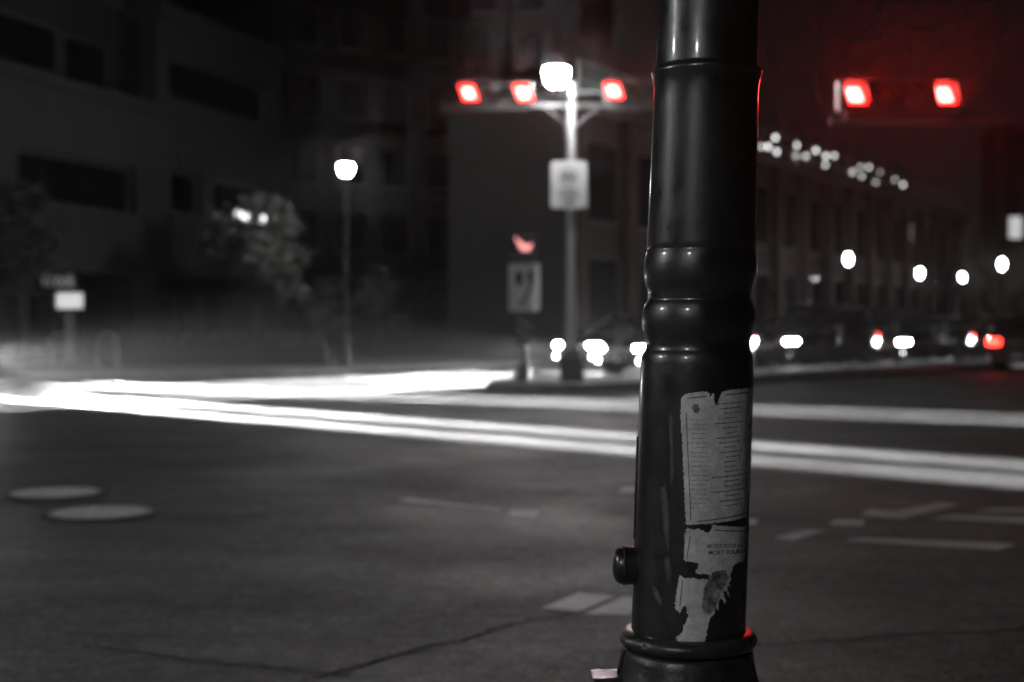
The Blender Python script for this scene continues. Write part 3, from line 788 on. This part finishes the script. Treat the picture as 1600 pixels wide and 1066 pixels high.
# ------------------------------------------------------------------ buildings
def frame_on(p0, p1):
    """local frame of a facade: x along it, y into the building"""
    a = Vector((*p0, 0)); b = Vector((*p1, 0)); d = (b-a); return a, math.atan2(d.y, d.x), d.length
def facade_x(p0, p1, px):
    """distance along the facade line where a pixel column meets it"""
    k = (px-800)/FPX; dx, dy = p1[0]-p0[0], p1[1]-p0[1]
    t = (k*p0[1]-p0[0])/(dx-k*dy); return t*math.hypot(dx, dy), p0[1]+t*dy
def window(parent, x0, x1, z0, z1, y=0, cols=2, mat='window_glass', frame='window_frame'):
    w = MB(); fw = .07
    w.box(x0, x1, y-.04, y+.03, z0, z0+fw); w.box(x0, x1, y-.04, y+.03, z1-fw, z1)
    w.box(x0, x0+fw, y-.038, y+.028, z0+fw, z1-fw); w.box(x1-fw, x1, y-.038, y+.028, z0+fw, z1-fw)
    wo_ = w.build('window', M[frame], parent)
    cw = (x1-x0-2*fw)/cols
    for c in range(cols):
        xa = x0+fw+c*cw
        MB().box(xa+.02, xa+cw-.02, y+.0, y+.012, z0+fw, z1-fw).build('pane', M[mat], wo_)
    MB().box(x0-.06, x1+.06, y-.10, y-.045, z0-.09, z0-.005).build('sill', M['stone_trim'], wo_)
    return wo_

# left building: stepped pale concrete block
LB0, LB1 = (-12.6, 35.0), (-8.1, 50.0)
a, rz, Llen = frame_on(LB0, LB1)
lb = empty('office_building', (a.x, a.y, .13), rz)      # x along the facade (away), y to the left
def lbx(px): return facade_x(LB0, LB1, px)
def lbz(px, py): return CAM_H + (HOR-py)*lbx(px)[1]/FPX - .13
x_end = Llen; x_mid0 = lbx(130)[0]; x_mid1 = lbx(246)[0]
zl = lbz(0, 118); ztop = lbz(250, 30)
# ground floor recess: piers and back wall
gh = lbz(205, 430)
xs0 = -14.0
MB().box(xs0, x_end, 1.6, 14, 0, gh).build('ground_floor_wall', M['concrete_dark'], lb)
for px0, px1 in ((205, 246), (410, 440), (-140, -100)):
    MB().box(lbx(px0)[0], lbx(px1)[0], 0, 1.59, 0, gh-.004).build('pier', M['concrete'], lb)
def wall_with_holes(x0, x1, z0, z1, holes, y0, y1, name, mat):
    xs = sorted({x0, x1, *[h[0] for h in holes], *[h[1] for h in holes]}); zs = sorted({z0, z1, *[h[2] for h in holes], *[h[3] for h in holes]})
    m = MB()
    for i in range(len(xs)-1):
        for j in range(len(zs)-1):
            cx_, cz_ = (xs[i]+xs[i+1])/2, (zs[j]+zs[j+1])/2
            if any(h[0] < cx_ < h[1] and h[2] < cz_ < h[3] for h in holes): continue
            m.box(xs[i], xs[i+1], y0, y1, zs[j], zs[j+1])
    o = m.build(name, M[mat], lb)
    bm = bmesh.new(); bm.from_mesh(o.data); bmesh.ops.remove_doubles(bm, verts=bm.verts, dist=.0005)
    dup_ = [f for f in bm.faces if all(len(e.link_faces) > 2 for e in f.edges)]
    bm.to_mesh(o.data); bm.free(); return o
w1 = (lbx(30)[0], lbx(215)[0], lbz(120, 322), lbz(120, 246))
w2 = (lbx(268)[0], lbx(318)[0], lbz(290, 335), lbz(290, 270))
w2b = (lbx(335)[0], lbx(415)[0], lbz(290, 335), lbz(290, 270))
w3 = (lbx(265)[0], lbx(420)[0], lbz(340, 172), lbz(340, 112))
def reveal(h, y=.28): pass
wall_with_holes(xs0, x_end, gh, zl, [w1, w2, w2b], 0, .5, 'wall', 'concrete')
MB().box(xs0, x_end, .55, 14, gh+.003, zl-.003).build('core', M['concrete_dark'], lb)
window(lb, w1[0]+.01, w1[1]-.01, w1[2]+.01, w1[3]-.01, .3, 4)
window(lb, w2[0]+.01, w2[1]-.01, w2[2]+.01, w2[3]-.01, .3, 2)
window(lb, w2b[0]+.01, w2b[1]-.01, w2b[2]+.01, w2b[3]-.01, .3, 2)
# ledge, upper volumes
MB().box(xs0, x_mid1-.004, -.18, .6, zl+.003, zl+.34).build('ledge', M['concrete'], lb)
wall_with_holes(x_mid1, x_end, zl+.003, ztop, [w3], -.02, .45, 'upper_wall', 'concrete')
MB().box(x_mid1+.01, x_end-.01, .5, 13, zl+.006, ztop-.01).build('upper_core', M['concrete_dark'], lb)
window(lb, w3[0]+.01, w3[1]-.01, w3[2]+.01, w3[3]-.01, .25, 3)
MB().box(x_mid1-.15, x_end+.15, -.2, 13.2, ztop+.003, ztop+.5).build('parapet', M['concrete'], lb)
MB().box(x_mid0, x_mid1-.004, 1.2, 13, zl+.345, ztop+.2).build('setback_wall', M['concrete_dark'], lb)
window(lb, x_mid0+.5, x_mid1-.9, zl+.5, zl+1.9, 1.155, 1)
MB().box(xs0, x_mid0-.004, .5, 13, zl+.345, ztop+3.2).build('tower_wall', M['concrete_dark'], lb)
window(lb, lbx(-60)[0], x_mid0-.5, zl+.5, zl+1.75, .455, 3)
MB().box(x_mid0-.004, x_mid1+.2, .9, 1.19, ztop+.2, ztop+.55).build('coping', M['concrete'], lb)
# ground-floor glazing
for q in range(4):
    xa = lbx(20)[0] + q*1.35
    window(lb, xa, xa+1.25, .25, gh-.5, 1.55, 1)
for q in range(4):
    xa = lbx(255)[0] + q*1.7
    window(lb, xa, xa+1.5, .25, gh-.5, 1.55, 2)
tag(lb, 'stepped pale concrete office building with dark strip windows at the left', 'building')
# lettering over its recess, wall lamps
def text_mesh(txt, size, mat, name, parent, loc, rot, extrude=.02):
    cu = bpy.data.curves.new('t', 'FONT'); cu.body = txt; cu.size = size; cu.extrude = extrude; cu.align_x = 'CENTER'
    ob = bpy.data.objects.new('t', cu); col.objects.link(ob)
    dg = bpy.context.evaluated_depsgraph_get(); me = bpy.data.meshes.new_from_object(ob.evaluated_get(dg)); bpy.data.objects.remove(ob)
    me.materials.append(mat); me.name = name; o = link(name, me, parent); o.location = loc; o.rotation_euler = rot; return o
text_mesh('Vrook', .62, M['letter_glow'], 'lettering', lb, (lbx(150)[0], 1.2, lbz(150, 448)), (R(90), 0, 0))
MB().box(lbx(122)[0], lbx(182)[0], 1.24, 1.3, lbz(150,452), lbz(150, 426)).build('sign_board', M['concrete_dark'], lb)
wlmp = empty('wall_lamp', lb.matrix_world @ Vector((0,0,0)))
from mathutils import Euler
def lbw(x, y, z): v = Matrix.Rotation(rz, 4, 'Z') @ Vector((x, y, 0)); return (a.x+v.x, a.y+v.y, z+.13)
bpy.data.objects.remove(wlmp)
for q, (px, py) in enumerate(((366, 335), (379, 338), (398, 343))):
    lab = ('first', 'middle', 'last')[q]
    xw = lbx(px)[0]
    t = empty('wall_lamp', lbw(xw, -.12, lbz(px, py)), rz)
    MB().box(-.16, .16, .0, .115, -.05, .12).build('bracket', M['dark_metal'], t, bevel=.02)
    MB().lathe([(.10, -.14), (.15, -.02), (.14, .08), (.06, .12)], 16, c=(0, -.1)).build('glass', M['wall_glow'], t, 50)
    tag(t, f'bright lamp on the pale facade above the tree, {lab} of three from the left', 'wall lamp', 'lamps on the pale facade')
# lit notice board on a post
x, y, z = at(109, 33.8, 470)
nb = empty('lit_sign', (x, y, .13))
MB().box(-.30, .30, -.06, .06, z-.13-.18, z-.13+.18).build('light_box', M['panel_glow'], nb, bevel=.02)
MB().box(-.33, .33, .065, .10, z-.13-.21, z-.13+.21).build('back_plate', M['dark_metal'], nb)
MB().box(-.12, .12, -.05, .05, 0, z-.13-.185).build('stand', M['dark_metal'], nb)
tag(nb, 'small lit white sign box on a stand before the pale building', 'sign')
# bicycle racks
for px, lab in ((95, 'steel hoop rack on the far pavement, left one'), (167, 'steel hoop rack on the far pavement, right one')):
    x, y = at(px, 34.6); t = empty('bike_rack', (x, y, .13))
    MB().tube([(-.24, 0, 0), (-.24, 0, .62), (-.2, 0, .76), (-.1, 0, .84), (.1, 0, .84), (.2, 0, .76), (.24, 0, .62), (.24, 0, 0)], .035, 10).build('hoop', M['galvanised'], t, 60)
    for s in (-.24, .24): MB().lathe([(.08, 0), (.08, .012)], 12, c=(s, 0)).build('foot_plate', M['galvanised'], t)
    tag(t, lab, 'bike rack', 'bike racks before the pale building')

# low wall and planter along the far pavement
pw = empty('planter', (*at(300, 36.5), .13))
MB().box(-2.2, 3.5, -.35, .35, 0, .5).build('trough', M['concrete'], pw, bevel=.03)
leaves(1500, lambda r: (r.uniform(-2.1, 3.4), r.uniform(-.33, .33), .5+.35*r.random()), .06, 'hedge_leaf', 'planting', pw, 5)
tag(pw, 'long low concrete planter with shrubs before the pale building', 'planter')

# dark middle block
def block(name, p0, p1, depth, h, mat, label, wins=(), pil=(), storeys=None, cap='concrete_dark'):
    a_, rz_, L_ = frame_on(p0, p1); t = empty(name, (a_.x, a_.y, .13), rz_)
    MB().box(0, L_, 0, depth, 0, h).build('wall', M[mat], t)
    MB().box(-.2, L_+.2, -.25, depth+.2, h+.004, h+.5).build('cornice', M[cap], t)
    for (x0, x1, z0, z1, c) in wins: window(t, x0, x1, z0, z1, -.032, c)
    for (x0, x1, z0, z1) in pil: MB().box(x0, x1, -.28, -.004, z0, z1).build('pilaster', M[cap], t)
    tag(t, label, 'building'); return t
wn_ = []
for f in range(5):
    for c in range(5): wn_.append((1.0+c*2.5, 2.6+c*2.5, 1.2+f*3.4, 3.2+f*3.4, 2))
block('apartment_block', at(425, 70), at(640, 74), 14, 19, 'concrete_dark', 'dark apartment block beyond the left street lamp', wn_, [(0, .4, 0, 18.5)])
wn_ = []
for f in range(6):
    for c in range(3): wn_.append((.9+c*2.6, 2.5+c*2.6, 1.2+f*3.4, 3.2+f*3.4, 2))
block('narrow_building', at(640, 80), at(905, 78), 14, 23, 'concrete', 'tall pale building with vertical piers behind the signal pole', wn_,
      [(q, q+.5, 0, 22) for q in (.05, 2.75, 5.4, 8.0)], cap='concrete')

# right building: brick with a lit roof terrace
RB0, RB1 = (1.66, 44.0), (30.5, 96.8)
a, rz, Llen = frame_on(RB0, RB1)
rb = empty('brick_building', (a.x, a.y, .13), rz)
def rbx(px): return facade_x(RB0, RB1, px)
def rbz(px, py): return CAM_H + (HOR-py)*rbx(px)[1]/FPX - .13
zt = rbz(1260, 276)
MB().box(0, Llen, 0, 4, 0, zt).build('wall', M['brick'], rb)
MB().box(-.25, -.004, -.1, 4.1, 0, zt-.003).build('end_wall', M['concrete_dark'], rb)
MB().box(-.3, Llen+.3, -.5, 4.3, zt+.004, zt+.35).build('cornice', M['stone_trim'], rb)
nb_ = 15
for k in range(nb_+1):
    xx = .2 + k*(Llen-1.2)/nb_
    MB().box(xx, xx+.7, -.35, -.004, 0, zt-.004).build('pilaster', M['brick'], rb)
    MB().box(xx-.08, xx+.78, -.42, -.352, 0, .6).build('pilaster_base', M['stone_trim'], rb)
for k in range(nb_):
    xx = .2 + k*(Llen-1.2)/nb_ + .7; ww = (Llen-1.2)/nb_ - .7
    window(rb, xx+.35, xx+ww-.35, .5, 3.2, -.032, 2)
    window(rb, xx+.45, xx+ww-.45, 4.3, zt-.9, -.032, 2)
# terrace railing with posts
for k in range(int(Llen/2.2)):
    xx = .3+k*2.2
    MB().box(xx, xx+.06, -.3, -.24, zt+.354, zt+1.4).build('railing_post', M['galvanised'], rb)
for zz in (zt+.8, zt+1.4):
    MB().tube([(.3, -.27, zz), (Llen-.3, -.27, zz)], .025, 6).build('railing', M['galvanised'], rb)
for k in range(14):
    xx = 12+k*3.0
    if xx > Llen-1: break
    MB().box(xx, xx+.12, 1.2, 1.32, zt+.354, zt+2.9).build('pergola_post', M['dark_metal'], rb)
tag(rb, 'long brick building with piers and a lit roof terrace at the right', 'building')
def rbw(x, y, z): v = Matrix.Rotation(rz, 4, 'Z') @ Vector((x, y, 0)); return (a.x+v.x, a.y+v.y, z+.13)
bulbs = [(1192,196,9),(1192,214,9),(1210,205,5),(1244,214,9),(1224,228,10),(1233,228,6),(1246,236,6),(1276,226,9),(1274,242,9),(1290,243,9),(1305,234,9),(1320,243,8),(1333,242,9),(1319,256,6),(1360,268,6),(1372,260,9),(1385,260,9),(1374,274,6),(1402,268,5),(1395,284,4),(1424,280,4),(1436,288,6),(1258,262,4),(1335,288,4),(1243,252,3),(1275,253,5)]
sl = empty('string_lights', rbw(0, 1.0, zt), rz)
pts_ = []
for px, py, s_ in bulbs:
    xw, dd = rbx(px); z = rbz(px, py) - zt; rr = .10; mt = 'bulb_glow' if s_ > 5 else 'dim_glow'
    b_ = MB().lathe([(.02, z-rr), (rr*.75, z-rr*.6), (rr, z), (rr*.75, z+rr*.6), (.03, z+rr)], 12, c=(xw, 0)).build('bulb', M[mt], sl, 60)
    MB().lathe([(.035, z+rr), (.035, z+rr+.07), (.01, z+rr+.09)], 8, c=(xw, 0)).build('socket', M['dark_metal'], b_)
    pts_.append((xw, 0, z+.17))
pts_.sort()
MB().tube(pts_, .008, 5).build('cable', M['dark_metal'], sl)
tag(sl, 'string of glowing bulbs along the roof terrace of the brick building', 'string lights')

# far block closing the street at the right
wn_ = []
for f in range(4):
    for c in range(9): wn_.append((1.5+c*3.4, 3.4+c*3.4, 1.2+f*3.5, 3.3+f*3.5, 2))
block('far_block', (37, 108), (72, 100), 14, 16, 'concrete_dark', 'dark far block closing the avenue at the right edge', wn_)
x, y, z = at(1585, 96, 356)
bs = empty('banner_sign', (x, y, .13))
MB().lathe([(.07, 0), (.06, z+.5), (.02, z+.55)], 10).build('post', M['dark_metal'], bs)
MB().box(-.42, .42, -.12, -.08, z-.85, z+.6).build('banner', M['panel_glow'], bs)
tag(bs, 'dim lit banner on a tall post at the right edge', 'sign')

# ------------------------------------------------------------------ trees and shrubs
def tree(name, loc, h, crown_r, crown_h, n, label, seed, trunk_r=.09, bare=False, leaf='leaf', lsize=.09):
    rnd = random.Random(seed); t = empty(name, loc)
    tk = MB(); tips = []
    tk.tube([(0,0,-.05), (.03,.02,h*.25), (-.02,.04,h*.5), (.02,0,h*.72)], [trunk_r, trunk_r*.8, trunk_r*.65, trunk_r*.4], 9)
    for k in range(11):
        z0 = h*(.3+.042*k); a = k*2.4+rnd.uniform(-.4,.4); l = crown_r*rnd.uniform(.6, 1.0)
        e = Vector((math.cos(a)*l, math.sin(a)*l, z0+crown_h*rnd.uniform(.2,.45))); m_ = Vector((e.x*.45, e.y*.45, z0+(e.z-z0)*.6))
        tk.tube([(0,0,z0), m_, e], [trunk_r*.4, trunk_r*.25, trunk_r*.08], 6); tips.append(e); tips.append(m_)
        for q in range(3):
            f = m_.lerp(e, rnd.uniform(.2,.9)); g = f + Vector((rnd.uniform(-1,1), rnd.uniform(-1,1), rnd.uniform(0,1)))*crown_r*.35
            tk.tube([f, g], [trunk_r*.13, trunk_r*.05], 5); tips.append(g)
    tips.append(Vector((0, 0, h*.95))); tips.append(Vector((.1, -.1, h*.85)))
    tk.build('trunk', M['bark'], t, 60)
    def smp(r):
        c = tips[r.randrange(len(tips))]; s = crown_r*.14
        return (c.x+r.gauss(0, s), c.y+r.gauss(0, s), min(h, c.z+r.gauss(0, s*.9)))
    leaves(n, smp, lsize, leaf, 'crown', t, seed)
    tag(t, label, 'tree'); return t
tree('young_tree', (*at(398, 39.5), .13), 4.6, 1.35, 2.4, 2600, 'young leafy tree lit by lamps before the pale facade', 3, lsize=.11)
tree('small_tree', (*at(592, 45), .13), 2.9, .8, 1.6, 1200, 'small dark tree on the far pavement below the left street lamp', 8, .05, lsize=.06)
tree('small_tree', (*at(498, 43), .13), 2.5, .7, 1.4, 1000, 'small thin tree between young leafy tree and street lamp', 9, .05, lsize=.06)
tree('street_tree', (*at(1572, 70), .13), 4.6, 1.8, 2.4, 2600, 'leafy street tree lit by the rightmost globe lamp', 12, lsize=.1)
tree('street_tree', (*at(1690, 76), .13), 5.4, 2.0, 3.0, 2600, 'leafy street tree just outside the right edge', 13, lsize=.1)
tree('dark_conifer', (*at(32, 34.6), .13), 4.6, .8, 3.0, 2400, 'dark narrow tree before the pale building at the far left', 15, leaf='hedge_leaf', lsize=.08)

# ------------------------------------------------------------------ thin night haze
hz = MB().box(-510, 510, -130, 810, -1.2, 34).build('haze', None)
hm_ = bpy.data.materials.new('haze_air'); hm_.use_nodes = True; nt = hm_.node_tree; nt.nodes.clear()
pv = nt.nodes.new('ShaderNodeVolumePrincipled'); ho = nt.nodes.new('ShaderNodeOutputMaterial')
pv.inputs['Color'].default_value = (.9, .9, .9, 1); pv.inputs['Density'].default_value = .0005; pv.inputs['Anisotropy'].default_value = .92
nt.links.new(pv.outputs[0], ho.inputs['Volume']); hz.data.materials.append(hm_); tag(hz, kind='stuff')
